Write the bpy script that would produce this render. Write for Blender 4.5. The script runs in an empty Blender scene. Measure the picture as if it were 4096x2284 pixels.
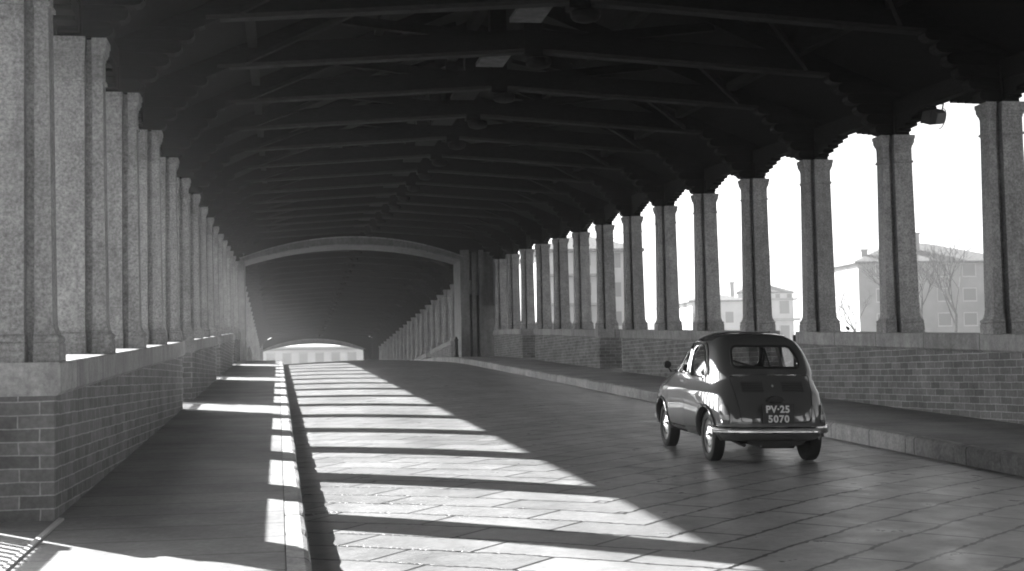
import bpy, bmesh, math, random
from mathutils import Vector, Matrix
random.seed(7)
R = math.radians
C = bpy.context.scene.collection
S = bpy.context.scene

# ------------------------------------------------------------------ camera
YAW, PIT, ROL = R(9.095), R(3.48), R(1.144)
cam = bpy.data.cameras.new('camera'); cam.sensor_width = 36; cam.lens = 51.56
cam.clip_start = .1; cam.clip_end = 6000
co = bpy.data.objects.new('camera', cam); C.objects.link(co); S.camera = co
F = Vector((math.sin(YAW)*math.cos(PIT), math.cos(YAW)*math.cos(PIT), math.sin(PIT)))
R0 = Vector((math.cos(YAW), -math.sin(YAW), 0)); U0 = R0.cross(F)
RX = R0*math.cos(ROL) - U0*math.sin(ROL); UP = R0*math.sin(ROL) + U0*math.cos(ROL)
co.matrix_world = Matrix(((RX.x, UP.x, -F.x, 0), (RX.y, UP.y, -F.y, 0), (RX.z, UP.z, -F.z, 1.598), (0, 0, 0, 1)))

# ------------------------------------------------------------------ light
SUNDIR = Vector((1, -1.28, -.815)).normalized()          # the way the light travels
el = math.asin(-SUNDIR.z); az = math.atan2(-SUNDIR.x, -SUNDIR.y)
W = bpy.data.worlds.new('World'); S.world = W; W.use_nodes = True
nt = W.node_tree; bg = nt.nodes['Background']
sk = nt.nodes.new('ShaderNodeTexSky'); sk.sky_type = 'NISHITA'; sk.sun_disc = False
sk.sun_elevation = el; sk.sun_rotation = az; sk.dust_density = 2.0; sk.air_density = .65
bw = nt.nodes.new('ShaderNodeRGBToBW')                 # black and white film
nt.links.new(sk.outputs[0], bw.inputs[0]); nt.links.new(bw.outputs[0], bg.inputs[0])
bg.inputs[1].default_value = .05
sl = bpy.data.lights.new('sun', 'SUN'); sl.energy = 2.7; sl.angle = R(.5); sl.color = (1, 1, 1)
so = bpy.data.objects.new('sun', sl); C.objects.link(so)
so.rotation_euler = SUNDIR.to_track_quat('-Z', 'Y').to_euler(); so.location = (-20, 30, 30)
S.view_settings.view_transform = 'Standard'; S.view_settings.look = 'None'; S.view_settings.gamma = 1
S.view_settings.exposure = 3.1
S.view_settings.use_curve_mapping = False
S.render.engine = 'CYCLES'
cy = S.cycles
cy.max_bounces = 8; cy.diffuse_bounces = 4; cy.glossy_bounces = 4; cy.transmission_bounces = 6
cy.transparent_max_bounces = 12; cy.volume_bounces = 1
cy.use_denoising = True; cy.caustics_reflective = False; cy.caustics_refractive = False
cy.sample_clamp_indirect = 6
cy.filter_width = 1.9

# ------------------------------------------------------------------ materials
def mat(name, base=.3, rough=.7, spec=.5, var=0, scale=8, detail=5, bump=0, bscale=None, metal=0, coat=0):
    m = bpy.data.materials.new(name); m.use_nodes = True
    n = m.node_tree; p = n.nodes['Principled BSDF']
    p.inputs['Base Color'].default_value = (base, base, base, 1)
    p.inputs['Roughness'].default_value = rough; p.inputs['Specular IOR Level'].default_value = spec
    p.inputs['Metallic'].default_value = metal; p.inputs['Coat Weight'].default_value = coat
    p.inputs['Coat Roughness'].default_value = .03
    if var:
        g = n.nodes.new('ShaderNodeNewGeometry')
        t = n.nodes.new('ShaderNodeTexNoise'); t.inputs['Scale'].default_value = scale; t.inputs['Detail'].default_value = detail
        n.links.new(g.outputs['Position'], t.inputs['Vector'])
        mr = n.nodes.new('ShaderNodeMapRange'); mr.inputs[1].default_value = .3; mr.inputs[2].default_value = .7
        mr.inputs[3].default_value = base*(1-var); mr.inputs[4].default_value = base*(1+var)
        n.links.new(t.outputs['Fac'], mr.inputs[0]); n.links.new(mr.outputs[0], p.inputs['Base Color'])
        if bump:
            b = n.nodes.new('ShaderNodeBump'); b.inputs['Strength'].default_value = bump; b.inputs['Distance'].default_value = .01
            t2 = n.nodes.new('ShaderNodeTexNoise'); t2.inputs['Scale'].default_value = bscale or scale*3; t2.inputs['Detail'].default_value = 4
            n.links.new(g.outputs['Position'], t2.inputs['Vector']); n.links.new(t2.outputs['Fac'], b.inputs['Height'])
            n.links.new(b.outputs[0], p.inputs['Normal'])
    return m

class NB:                                              # tiny node helper
    def __init__(s, m): s.m = m; s.n = m.node_tree; s.p = s.n.nodes['Principled BSDF']
    def new(s, t): return s.n.nodes.new('ShaderNode'+t)
    def link(s, a, b): s.n.links.new(a, b)
    def math(s, op, a, b=None):
        k = s.new('Math'); k.operation = op
        for i, v in enumerate((a, b)):
            if v is None: continue
            if isinstance(v, (int, float)): k.inputs[i].default_value = v
            else: s.link(v, k.inputs[i])
        return k.outputs[0]
    def pos(s):
        g = s.new('NewGeometry'); x = s.new('SeparateXYZ'); s.link(g.outputs['Position'], x.inputs[0])
        return g.outputs['Position'], x.outputs[0], x.outputs[1], x.outputs[2]
    def vec(s, x, y, z=0):
        k = s.new('CombineXYZ')
        for i, v in enumerate((x, y, z)):
            if isinstance(v, (int, float)): k.inputs[i].default_value = v
            else: s.link(v, k.inputs[i])
        return k.outputs[0]
    def noise(s, v, scale, detail=4, rough=.5):
        t = s.new('TexNoise'); t.inputs['Scale'].default_value = scale; t.inputs['Detail'].default_value = detail
        t.inputs['Roughness'].default_value = rough; s.link(v, t.inputs['Vector']); return t.outputs['Fac']
    def rng(s, v, a, b, c, d):
        k = s.new('MapRange'); s.link(v, k.inputs[0])
        for i, q in enumerate((a, b, c, d)): k.inputs[i+1].default_value = q
        return k.outputs[0]
    def brick(s, v, w, h, mort, c1, c2, cm, off=.5, smooth=.1):
        t = s.new('TexBrick'); t.offset = off; s.link(v, t.inputs['Vector'])
        t.inputs['Scale'].default_value = 1; t.inputs['Brick Width'].default_value = w; t.inputs['Row Height'].default_value = h
        t.inputs['Mortar Size'].default_value = mort; t.inputs['Mortar Smooth'].default_value = smooth
        for k, c in (('Color1', c1), ('Color2', c2), ('Mortar', cm)): t.inputs[k].default_value = (c, c, c, 1)
        return t.outputs['Color'], t.outputs['Fac']
    def bump(s, h, strength, dist):
        b = s.new('Bump'); b.inputs['Strength'].default_value = strength; b.inputs['Distance'].default_value = dist
        s.link(h, b.inputs['Height']); s.link(b.outputs[0], s.p.inputs['Normal'])

M = {}
# granite of the pillars: coarse speckle over broad weathering
def granite(name, base, speck=.45, joints=None):
    m = mat(name, base, .75, .35); b = NB(m); P, x, y, z = b.pos()
    a = b.rng(b.noise(P, 36, 6, .72), .34, .66, 1-speck, 1+speck)
    c = b.rng(b.noise(P, 1.9, 6, .65), .32, .68, .80, 1.16)
    d = b.rng(b.noise(P, 9, 4, .6), .35, .65, .88, 1.12)
    st = b.rng(b.noise(b.vec(b.math('MULTIPLY', x, 4), b.math('MULTIPLY', y, 4), b.math('MULTIPLY', z, .5)), 1.6, 5, .65), .35, .65, .84, 1.1)
    oi = b.new('ObjectInfo'); rv = b.rng(oi.outputs['Random'], 0, 1, .86, 1.12)
    v = b.math('MULTIPLY', b.math('MULTIPLY', b.math('MULTIPLY', a, c), b.math('MULTIPLY', d, base)), b.math('MULTIPLY', st, rv))
    h = b.noise(P, 30, 5, .7)
    if joints:
        col, fac = b.brick(b.vec(b.math('ADD', x, y), 0.5), joints, 50, .011, 1, .74, .25, 0)
        v = b.math('MULTIPLY', v, col)
    b.link(v, b.p.inputs['Base Color']); b.bump(h, .5, .012)
    return m
M['granite'] = granite('granite', .31, .40)
M['coping'] = granite('granite_coping', .34, .2, 1.75)
M['kerb'] = granite('granite_kerb', .40, .22, 1.3)
M['portal'] = granite('portal_stone', .22, .15)

def bricks():
    m = mat('brick', .12, .85, .2); b = NB(m); P, x, y, z = b.pos()
    u = b.math('ADD', x, y)
    w = b.rng(b.noise(P, 3, 3), 0, 1, -.02, .02)
    v = b.vec(b.math('ADD', u, w), b.math('ADD', z, b.math('MULTIPLY', w, .5)))
    col, fac = b.brick(v, .30, .098, .0065, .135, .22, .40, .5, .4)
    k = b.rng(b.noise(P, 1.6, 7, .7), .3, .7, .68, 1.32)
    k2 = b.rng(b.noise(P, 26, 4, .6), .3, .7, .8, 1.2)
    b.link(b.math('MULTIPLY', b.math('MULTIPLY', col, k), k2), b.p.inputs['Base Color'])
    b.bump(b.math('ADD', b.math('MULTIPLY', fac, -.6), b.math('MULTIPLY', b.noise(P, 40, 3), .5)), .5, .012)
    return m
M['brick'] = bricks()

XC = 3.72
def paving():
    m = mat('road_slabs', .3, .42, .5); b = NB(m); P, x, y, z = b.pos()
    n1 = b.rng(b.noise(P, 1.7, 3), 0, 1, -.045, .045); n2 = b.rng(b.noise(P, 11, 3), 0, 1, -.03, .03)
    n = b.math('ADD', n1, n2)
    xx = b.math('ABSOLUTE', b.math('SUBTRACT', x, 2.6))
    s = b.math('MULTIPLY', b.math('ADD', xx, y), .7071); r = b.math('MULTIPLY', b.math('SUBTRACT', xx, y), .7071)
    v = b.vec(s, b.math('ADD', r, n))
    col, fac = b.brick(v, 1.2, .46, .017, .25, .335, .03, .43, .15)
    k = b.math('MULTIPLY', b.rng(b.noise(P, .5, 5, .6), .3, .7, .84, 1.16), b.rng(b.noise(b.vec(b.math('MULTIPLY', x, 1.3), b.math('MULTIPLY', y, .16)), 1.0, 4, .6), .3, .7, .78, 1.16))
    k2 = b.rng(b.noise(P, 14, 6, .7), .3, .7, .82, 1.18)
    b.link(b.math('MULTIPLY', b.math('MULTIPLY', col, k), k2), b.p.inputs['Base Color'])
    b.link(b.rng(b.noise(P, 3, 5, .6), .3, .7, .26, .46), b.p.inputs['Roughness'])
    h = b.math('ADD', b.math('MULTIPLY', fac, -1.6), b.math('ADD', b.math('MULTIPLY', b.noise(P, 3, 3), .6), b.math('MULTIPLY', b.noise(P, 26, 5, .65), .45)))
    b.bump(h, .55, .014)
    return m
M['road'] = paving()

def slabs():
    m = mat('sidewalk_slabs', .2, .6, .4); b = NB(m); P, x, y, z = b.pos()
    n = b.rng(b.noise(P, 2.5, 3), 0, 1, -.03, .03)
    col, fac = b.brick(b.vec(b.math('ADD', y, n), b.math('ADD', x, 22.6)), .68, 8, .010, .235, .285, .07, .37, .2)
    k = b.rng(b.noise(P, .8, 7, .68), .3, .7, .6, 1.35)
    k2 = b.rng(b.noise(P, 20, 6, .7), .3, .7, .8, 1.2)
    b.link(b.math('MULTIPLY', b.math('MULTIPLY', col, k), k2), b.p.inputs['Base Color'])
    h = b.math('ADD', b.math('MULTIPLY', fac, -1.2), b.math('MULTIPLY', b.noise(P, 18, 5, .65), .8))
    b.bump(h, .55, .012)
    return m
M['slabs'] = slabs()

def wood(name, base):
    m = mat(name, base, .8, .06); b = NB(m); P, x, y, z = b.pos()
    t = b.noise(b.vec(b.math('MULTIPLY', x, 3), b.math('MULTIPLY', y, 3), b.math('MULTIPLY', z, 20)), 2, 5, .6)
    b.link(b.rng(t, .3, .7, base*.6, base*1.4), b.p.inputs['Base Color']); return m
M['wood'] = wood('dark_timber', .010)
M['underlit'] = wood('underlit_timber', .023)
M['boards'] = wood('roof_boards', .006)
M['plank'] = wood('underlit_plank', .09)
M['tile'] = mat('roof_tile', .2, .8, .2, .3, 3)
M['iron'] = mat('wrought_iron', .03, .5, .4)
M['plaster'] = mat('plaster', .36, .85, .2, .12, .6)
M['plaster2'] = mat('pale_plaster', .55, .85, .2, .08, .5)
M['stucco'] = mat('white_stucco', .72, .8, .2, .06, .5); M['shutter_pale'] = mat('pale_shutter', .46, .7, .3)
M['shutter'] = mat('shutter', .27, .7, .3)
M['doorwood'] = mat('door_timber', .06, .6, .3)
M['dark'] = mat('dark_void', .025, .6, .3)
M['winglass'] = mat('window_glass', .06, .12, .6)
M['bark'] = mat('bark', .14, .9, .2, .25, 6)
M['water'] = mat('river_water', .06, .12, .5, .2, .3, 3, .5, 2)
M['earth'] = mat('bank_earth', .17, .9, .2, .3, .15)
# car
M['paint'] = mat('car_paint', .09, .5, .3, coat=1); M['paint'].node_tree.nodes['Principled BSDF'].inputs['Coat IOR'].default_value = 2.1
M['chrome'] = mat('chrome', .72, .12, .5, metal=1)
M['rubber'] = mat('tyre_rubber', .022, .7, .3)
M['trim'] = mat('black_trim', .012, .5, .4)
M['lamp'] = mat('lamp_lens', .10, .15, .6, coat=1)
M['lampw'] = mat('pale_lens', .5, .15, .6, coat=1)
M['canvas'] = mat('canvas_roof', .035, .6, .3)
M['plate'] = mat('plate_black', .012, .35, .4)
M['white'] = mat('plate_white', .85, .5, .4)
M['seat'] = mat('seat_cloth', .08, .8, .2)
M['rim'] = mat('rim_enamel', .42, .35, .5)
def glass():
    m = bpy.data.materials.new('car_glass'); m.use_nodes = True; n = m.node_tree
    n.nodes.remove(n.nodes['Principled BSDF']); out = n.nodes['Material Output']
    t = n.nodes.new('ShaderNodeBsdfTransparent'); t.inputs[0].default_value = (.93, .93, .93, 1)
    g = n.nodes.new('ShaderNodeBsdfGlossy'); g.inputs['Roughness'].default_value = .02
    fr = n.nodes.new('ShaderNodeFresnel'); fr.inputs[0].default_value = 2.1
    mp = n.nodes.new('ShaderNodeMapRange'); mp.inputs[1].default_value = 0; mp.inputs[2].default_value = 1
    mp.inputs[3].default_value = .0; mp.inputs[4].default_value = 1.0
    gm = n.nodes.new('ShaderNodeNewGeometry'); iv = n.nodes.new('ShaderNodeMath'); iv.operation = 'SUBTRACT'; iv.inputs[0].default_value = 1
    n.links.new(gm.outputs['Backfacing'], iv.inputs[1]); ml = n.nodes.new('ShaderNodeMath'); ml.operation = 'MULTIPLY'
    n.links.new(fr.outputs[0], ml.inputs[0]); n.links.new(iv.outputs[0], ml.inputs[1]); n.links.new(ml.outputs[0], mp.inputs[0])
    mx = n.nodes.new('ShaderNodeMixShader'); n.links.new(mp.outputs[0], mx.inputs[0])
    n.links.new(t.outputs[0], mx.inputs[1]); n.links.new(g.outputs[0], mx.inputs[2]); n.links.new(mx.outputs[0], out.inputs[0])
    return m
M['glass'] = glass()

# ------------------------------------------------------------------ mesh helpers
class MB:
    def __init__(s): s.v = []; s.f = []
    def add(s, vs, fs):
        o = len(s.v); s.v += [tuple(q) for q in vs]; s.f += [tuple(i+o for i in q) for q in fs]; return s
    def box(s, x0, x1, y0, y1, z0, z1, zf=None):
        g = zf or (lambda y: 0)
        a, b = g(y0), g(y1)
        return s.add([(x0, y0, z0+a), (x1, y0, z0+a), (x1, y1, z0+b), (x0, y1, z0+b), (x0, y0, z1+a), (x1, y0, z1+a), (x1, y1, z1+b), (x0, y1, z1+b)],
              [(3, 2, 1, 0), (4, 5, 6, 7), (0, 1, 5, 4), (1, 2, 6, 5), (2, 3, 7, 6), (3, 0, 4, 7)])
    def loft(s, rings, cap=True, closed=True):
        n = len(rings[0]); vs = [p for r in rings for p in r]; fs = []
        for k in range(len(rings)-1):
            for i in range(n if closed else n-1):
                j = (i+1) % n; fs.append((k*n+i, k*n+j, (k+1)*n+j, (k+1)*n+i))
        if cap: fs.append(tuple(range(n-1, -1, -1))); fs.append(tuple((len(rings)-1)*n+i for i in range(n)))
        return s.add(vs, fs)
    def tube(s, p, q, r0, r1=None, n=8, cap=True):
        p = Vector(p); q = Vector(q); r1 = r0 if r1 is None else r1
        d = (q-p).normalized(); a = d.orthogonal().normalized(); b = d.cross(a)
        rg = [[c + (a*math.cos(t)+b*math.sin(t))*r for t in [2*math.pi*i/n for i in range(n)]] for c, r in ((p, r0), (q, r1))]
        return s.loft(rg, cap)
    def beam(s, p, q, w, h, up=(0, 0, 1)):                       # rectangular beam, w across, h along up
        p = Vector(p); q = Vector(q); d = (q-p).normalized(); u = Vector(up)
        a = d.cross(u).normalized()*w/2; b = a.cross(d).normalized()*h/2
        return s.loft([[c-a-b, c+a-b, c+a+b, c-a+b] for c in (p, q)])
    def prism(s, pts, d):                                        # polygon pts extruded by d
        d = Vector(d); a = [Vector(p) for p in pts]; return s.loft([a, [p+d for p in a]])
    def lathe(s, prof, axis='x', n=32, c=(0, 0, 0)):             # prof (a, r)
        rg = []
        for a, r in prof:
            ring = []
            for i in range(n):
                t = 2*math.pi*i/n; k = (math.cos(t)*r, math.sin(t)*r)
                p = {'x': (a, k[0], k[1]), 'y': (k[0], a, k[1]), 'z': (k[0], k[1], a)}[axis]
                ring.append((p[0]+c[0], p[1]+c[1], p[2]+c[2]))
            rg.append(ring)
        return s.loft(rg)
    def mesh(s, name):
        me = bpy.data.meshes.new(name); me.from_pydata(s.v, [], s.f)
        b = bmesh.new(); b.from_mesh(me); bmesh.ops.recalc_face_normals(b, faces=b.faces); b.to_mesh(me); b.free(); me.update(); return me

def obj(name, mb, m, parent=None, smooth=None, loc=None):
    me = mb.mesh(name) if isinstance(mb, MB) else mb
    o = bpy.data.objects.new(name, me); C.objects.link(o)
    if m and not me.materials: me.materials.append(M[m] if isinstance(m, str) else m)
    if smooth is not None:
        me.shade_smooth()
        if smooth: me.set_sharp_from_angle(angle=R(smooth))
    if parent: o.parent = parent
    if loc: o.location = loc
    return o
def tag(o, label=None, cat=None, group=None, kind=None):
    for k, v in (('label', label), ('category', cat), ('group', group), ('kind', kind)):
        if v: o[k] = v
    return o
def thing(name, label, cat, loc=(0, 0, 0), group=None, rz=0):
    o = bpy.data.objects.new(name, None); C.objects.link(o); o.location = loc; o.rotation_euler.z = rz
    o.empty_display_size = .2
    return tag(o, label, cat, group, 'thing')
def struct(name, mb, m, label=None): return tag(obj(name, mb, m), label, None, None, 'structure')
def copy_tree(o, parent=None):
    c = o.copy(); C.objects.link(c)
    if parent: c.parent = parent
    for ch in list(o.children): copy_tree(ch, c)
    return c
ORD = ['first', 'second', 'third', 'fourth', 'fifth', 'sixth', 'seventh', 'eighth', 'ninth', 'tenth', 'eleventh', 'twelfth', 'thirteenth', 'fourteenth', 'fifteenth',
       'sixteenth', 'seventeenth', 'eighteenth', 'nineteenth', 'twentieth', 'twenty-first', 'twenty-second', 'twenty-third', 'twenty-fourth', 'twenty-fifth']

# ------------------------------------------------------------------ the bridge: profile and key lines
SL, YA, YCR = .036, 55., 71.5
def zr(y):
    if y < YA: return SL*y
    c = SL/(2*(YCR-YA)); ye = 2*YCR-YA
    return SL*y - c*(y-YA)**2 if y < ye else SL*(2*YCR-y)
XKL, XKR, CAM = .183, 7.262, .135
def camb(x): return CAM*max(0, 1-((x-XC)/((XKR-XKL)/2))**2)
XL, XR = -1.58, 9.375                       # road edges of the copings
ZSW, ZCOP, ZTOP = .2, 1.353, 4.474
SP, P0 = 3.492, 11.20
YPORT, YFAR0, NFAR = 65.2, 70.0, 21
YEND = 143.0
near_i = list(range(-5, 16))
def frange(a, b, step):
    n = max(1, int(round((b-a)/step))); return [a+(b-a)*i/n for i in range(n+1)]
YS = frange(-9, YEND, 1.0)

# road with camber, sidewalks, kerbs
mb = MB(); xs = frange(XKL, XKR, .4)
nx = len(xs); mb.add([(x, y, zr(y)+camb(x)) for y in YS for x in xs], [(k*nx+i, k*nx+i+1, (k+1)*nx+i+1, (k+1)*nx+i) for k in range(len(YS)-1) for i in range(nx-1)])
struct('road', mb, 'road', 'stone slab roadway striped with sunlight').data.shade_smooth()
for sx in (0, 1):
    mb = MB(); x0, x1 = ((-3.05, .028), (XKR+.16, 10.85))[sx]
    mb.loft([[(x0, y, zr(y)+ZSW-.3), (x1, y, zr(y)+ZSW-.3), (x1, y, zr(y)+ZSW), (x0, y, zr(y)+ZSW)] for y in YS])
    struct('sidewalk', mb, 'slabs', ('narrow slab sidewalk beside the left parapet', 'raised sidewalk beside the right parapet')[sx])
    mb = MB(); rk = random.Random(3+sx); y = -9.0
    a, b = ((.034, XKL), (XKR+.153, XKR))[sx]; sgn = 1 if b > a else -1
    while y < YEND:
        L = rk.uniform(.9, 1.5); y1 = min(y+L, YEND); jx = rk.uniform(-.004, .003); jz = rk.uniform(-.004, .006); rg = []
        ysk = frange(y+.004, y1-.004, .18)
        for i, yy in enumerate(ysk):
            e = .012 if i in (0, len(ysk)-1) else 0
            j = jx+rk.uniform(-.002, .002); zt = zr(yy)+ZSW+.004+jz+rk.uniform(-.002, .002)-e*.6
            rg.append([(a, yy, zt-.45), (b+j, yy, zt-.45), (b+j-sgn*e*.5, yy, zt-.035), (b+j-sgn*(.011+e), yy, zt-.011), (b-sgn*.04, yy, zt), (a, yy, zt-.004)])
        mb.loft(rg); y = y1
    struct('kerb', mb, 'kerb', ('sunlit left kerbstones', 'shaded right kerbstones')[sx])
# deck below
mb = MB(); mb.loft([[(-3.0, y, zr(y)-1.3), (10.8, y, zr(y)-1.3), (10.8, y, zr(y)-.12), (-3.0, y, zr(y)-.12)] for y in YS])
struct('bridge_deck', mb, 'brick')

# ------------------------------------------------------------------ pillars
def rect(x0, x1, hy, z): return [(x0, -hy, z), (x1, -hy, z), (x1, hy, z), (x0, hy, z)]
def stack(mb, rows): mb.loft([rect(*r) for r in rows]); return mb
def pillar_meshes(sg):
    H = ZTOP-ZCOP
    def X(a, b): return tuple(sorted((a*sg, b*sg)))
    # outward distances from the coping edge; pilaster near the road, block behind it
    def rows(kind, prof):
        out = []
        for z, e in prof:                       # e = how far the profile stands out from the shaft
            t = z/H
            if kind == 'p':
                face = .08+.04*t-e; half = .135-.012*t+e; x = X(face, .215)
            elif kind == 'w':
                half = .07; x = X(.18, .31)
            else:
                face = .282-e*.25; outer = .605-.035*t+e; half = .190-.015*t+e; x = X(face, outer)
            out.append((x[0], x[1], half, z))
        return out
    base = [(-.06, .050), (.135, .050), (.14, .036), (.155, .046), (.17, .050), (.185, .046), (.20, .030), (.205, .022), (.225, .020)]
    shaft = [(.225, .017), (.25, .008), (.285, .002), (.34, 0), (H*.5, 0), (H-.44, 0)]
    cap = [(H-.44, .001), (H-.435, .018), (H-.405, .018), (H-.40, .002), (H-.20, .003), (H-.195, .010), (H-.165, .011), (H-.16, .022), (H-.125, .03), (H-.12, .038), (H-.062, .040), (H-.057, .050), (H, .050)]
    res = []
    for nm, prof in (('base', base), ('shaft', shaft), ('capital', cap)):
        m2 = MB()
        for k in ('b', 'p', 'w'): stack(m2, rows(k, prof))
        res.append((nm, m2.mesh(nm)))
    for nm, me in res: me.materials.append(M['granite'])
    return res
def make_pillar(sg):
    t = thing('stone_pillar', '', 'pillar')
    for nm, me in pillar_meshes(sg): obj(nm, me, None, t)
    return t
protoL, protoR = make_pillar(-1), make_pillar(1)
usedL = usedR = False
def place_pillar(side, y, label, group):
    global usedL, usedR
    if side < 0: o = copy_tree(protoL) if usedL else protoL; usedL = True
    else: o = copy_tree(protoR) if usedR else protoR; usedR = True
    yc = y+.29
    o.location = (XL if side < 0 else XR, yc, zr(yc)+ZCOP); o.rotation_euler = (random.uniform(-.003, .003), random.uniform(-.002, .002), random.uniform(-.012, .012))
    tag(o, label, 'pillar', group)
gaps = {-1, 4, 8, 12}
for i in near_i:
    y = P0+SP*i; k = i-near_i[0]
    nth = {True: 'nearest', False: None}[i == 0]
    lab = lambda side, n: ('%s granite pillar from the camera along the %s parapet before the portal' % (ORD[n], side))
    if i >= 0: place_pillar(-1, y, lab('left', i), 'pillars along the left parapet')
    else: place_pillar(-1, y, 'granite pillar of the left row beside or behind the camera, number %s back' % ORD[-i-1], 'pillars along the left parapet')
    if i >= 2: place_pillar(1, y, lab('right', i-2), 'pillars along the right parapet')
    else: place_pillar(1, y, 'granite pillar of the right row outside the frame, number %s back' % ORD[1-i], 'pillars along the right parapet')
for j in range(NFAR):
    y = YFAR0+SP*j
    place_pillar(-1, y, '%s granite pillar of the left row beyond the portal, in misty light' % ORD[j], 'left pillars beyond the portal')
    place_pillar(1, y, '%s granite pillar of the right row beyond the portal' % ORD[j], 'right pillars beyond the portal')

# ------------------------------------------------------------------ parapets
def parapet(side, y0, y1, label, group):
    sg = side; x0 = XL if sg < 0 else XR
    t = thing('brick_parapet', label, 'parapet', (x0, y0, zr(y0)), group)
    z00 = zr(y0)
    def zf(y): return zr(y)-z00
    def run(name, a, b, za, zb, m, ch=0):
        mb = MB(); rg = []
        for y in frange(y0, y1, 1.2):
            xa, xb = a*sg, b*sg; z = zf(y)
            r = [(xa, y-y0, za+z), (xb, y-y0, za+z), (xb, y-y0, zb+z), (xa, y-y0, zb+z)]
            if ch: r = [(xa+sg*ch, y-y0, za+z), (xb, y-y0, za+z), (xb, y-y0, zb+z), (xa+sg*.01, y-y0, zb+z), (xa, y-y0, zb-.012+z), (xa, y-y0, za+ch+z)]
            rg.append(r)
        mb.loft(rg); return obj(name, mb, m, t)
    run('brick_wall', .045, .715, ZSW-.15, ZCOP-.245, 'brick')
    run('coping', 0, .72, ZCOP-.245, ZCOP, 'coping', .03)
    return t
def railing(side, y0, y1, label, group):
    sg = side; xr = (-2.75 if sg < 0 else 10.55)
    t = thing('iron_railing', label, 'railing', (xr, y0, zr(y0)+ZSW), group)
    z0 = zr(y0)
    top = MB().beam((0, 0, 1.0), (0, y1-y0, 1.0+zr(y1)-z0), .09, .05); obj('top_rail', top, 'iron', t)
    low = MB().beam((0, 0, .1), (0, y1-y0, .1+zr(y1)-z0), .04, .03); obj('bottom_rail', low, 'iron', t)
    bars = frange(0.06, y1-y0-.06, .14)
    for y in bars:
        z = zr(y0+y)-z0
        obj('baluster', MB().box(-.016, .016, y-.016, y+.016, .1+z, .985+z), 'iron', t)
    for y in (0, y1-y0):
        z = zr(y0+y)-z0
        obj('end_post', MB().box(-.06, .06, y-.06, y+.06, -.02+z, 1.06+z), 'iron', t)
    if sg < 0: obj('wall_post', MB().box(.64, .725, y1-y0-.62, y1-y0-.42, -.02, 1.09), 'iron', t)
    return t
def segs(first, last, gp):
    out = []; s = first
    for i in range(first, last):
        if i in gp: out.append((s, i)); s = i+1
    out.append((s, last)); return out
def ypil(i): return P0+SP*i
names = ['behind the camera', 'nearest the camera', 'second from the camera', 'third from the camera', 'nearest the portal']
for k, (a, b) in enumerate(segs(-5, 15, gaps)):
    for side in (-1, 1):
        sd = 'left' if side < 0 else 'right'
        parapet(side, ypil(a)-.02, ypil(b)+.60, '%s brick parapet with pale stone coping, stretch %s' % (sd, names[k]), 'brick parapets before the portal')
rn = ['nearest', 'second', 'third', 'farthest']
for k, g in enumerate(sorted(gaps)):
    for side in (-1, 1):
        sd = 'left' if side < 0 else 'right'
        railing(side, ypil(g)+.3, ypil(g+1)+.28, 'iron baluster railing closing the %s gap in the %s parapet' % (rn[k], sd), 'railings in the parapet gaps')
fg = {2, 6, 10, 14, 18}
for k, (a, b) in enumerate(segs(0, NFAR-1, fg)):
    for side in (-1, 1):
        sd = 'left' if side < 0 else 'right'
        parapet(side, YFAR0+SP*a-.02, YFAR0+SP*b+.60, '%s brick parapet beyond the portal, %s stretch' % (sd, ORD[k]), 'brick parapets beyond the portal')
# thin stone lip between sidewalk and the nearest left recess
mb = MB(); mb.loft([[(-1.605, y, zr(y)+ZSW-.02), (-1.555, y, zr(y)+ZSW-.02), (-1.562, y, zr(y)+ZSW+.014), (-1.598, y, zr(y)+ZSW+.018)] for y in frange(7.7+.6, 11.2, .8)])
struct('threshold', mb, 'plaster2', 'thin sunlit stone threshold of the near left recess')

# ------------------------------------------------------------------ roof
XM = 3.9
RIDGE = 7.7
LEAVE, REAVE = (-2.9, 4.47), (10.5, 5.03)  # unseen left eave shaped low and wide to set the road's shadow edge
def roofline():                            # underside of the boards
    return [LEAVE, (-2.15, 5.06), (XM, RIDGE), (9.95, 5.12), REAVE]
roof = thing('timber_roof', 'dark timber roof covering the whole bridge', 'roof')
mb = MB(); th = .12
rl = roofline()
for ya, yb in ((-9, YPORT), (YPORT, YEND)):
    ys = frange(ya, yb, 2.0)
    rg = [[(x, y, z+zr(y)) for x, z in rl]+[(x, y, z+th+zr(y)) for x, z in reversed(rl)] for y in ys]
    mb.loft(rg)
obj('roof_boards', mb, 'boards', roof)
mb = MB()
mb.loft([[(x, y, z+th+.004+zr(y)) for x, z in rl]+[(x, y, z+th+.08+zr(y)) for x, z in reversed(rl)] for y in frange(-9, YEND, 2.0)])
obj('tile_covering', mb, 'tile', roof)
def longbeam(name, x, z, w, h, a=-9, b=YEND):
    mb = MB(); mb.loft([[(x-w/2, y, z+zr(y)), (x+w/2, y, z+zr(y)), (x+w/2, y, z+h+zr(y)), (x-w/2, y, z+h+zr(y))] for y in frange(a, b, 2.0)])
    obj(name, mb, 'wood', roof)
longbeam('wall_plate', XL-.43, 4.80, .22, .24); longbeam('wall_plate', XR+.43, 4.80, .22, .26)
longbeam('ridge_beam', XM, RIDGE-.24, .2, .22)
for f in (.3, .65):
    for sg in (-1, 1):
        x = XM+sg*(1-f)*6.05; z = RIDGE-(1-f)*2.6; longbeam('purlin', x, z-.15, .14, .15)

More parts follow.
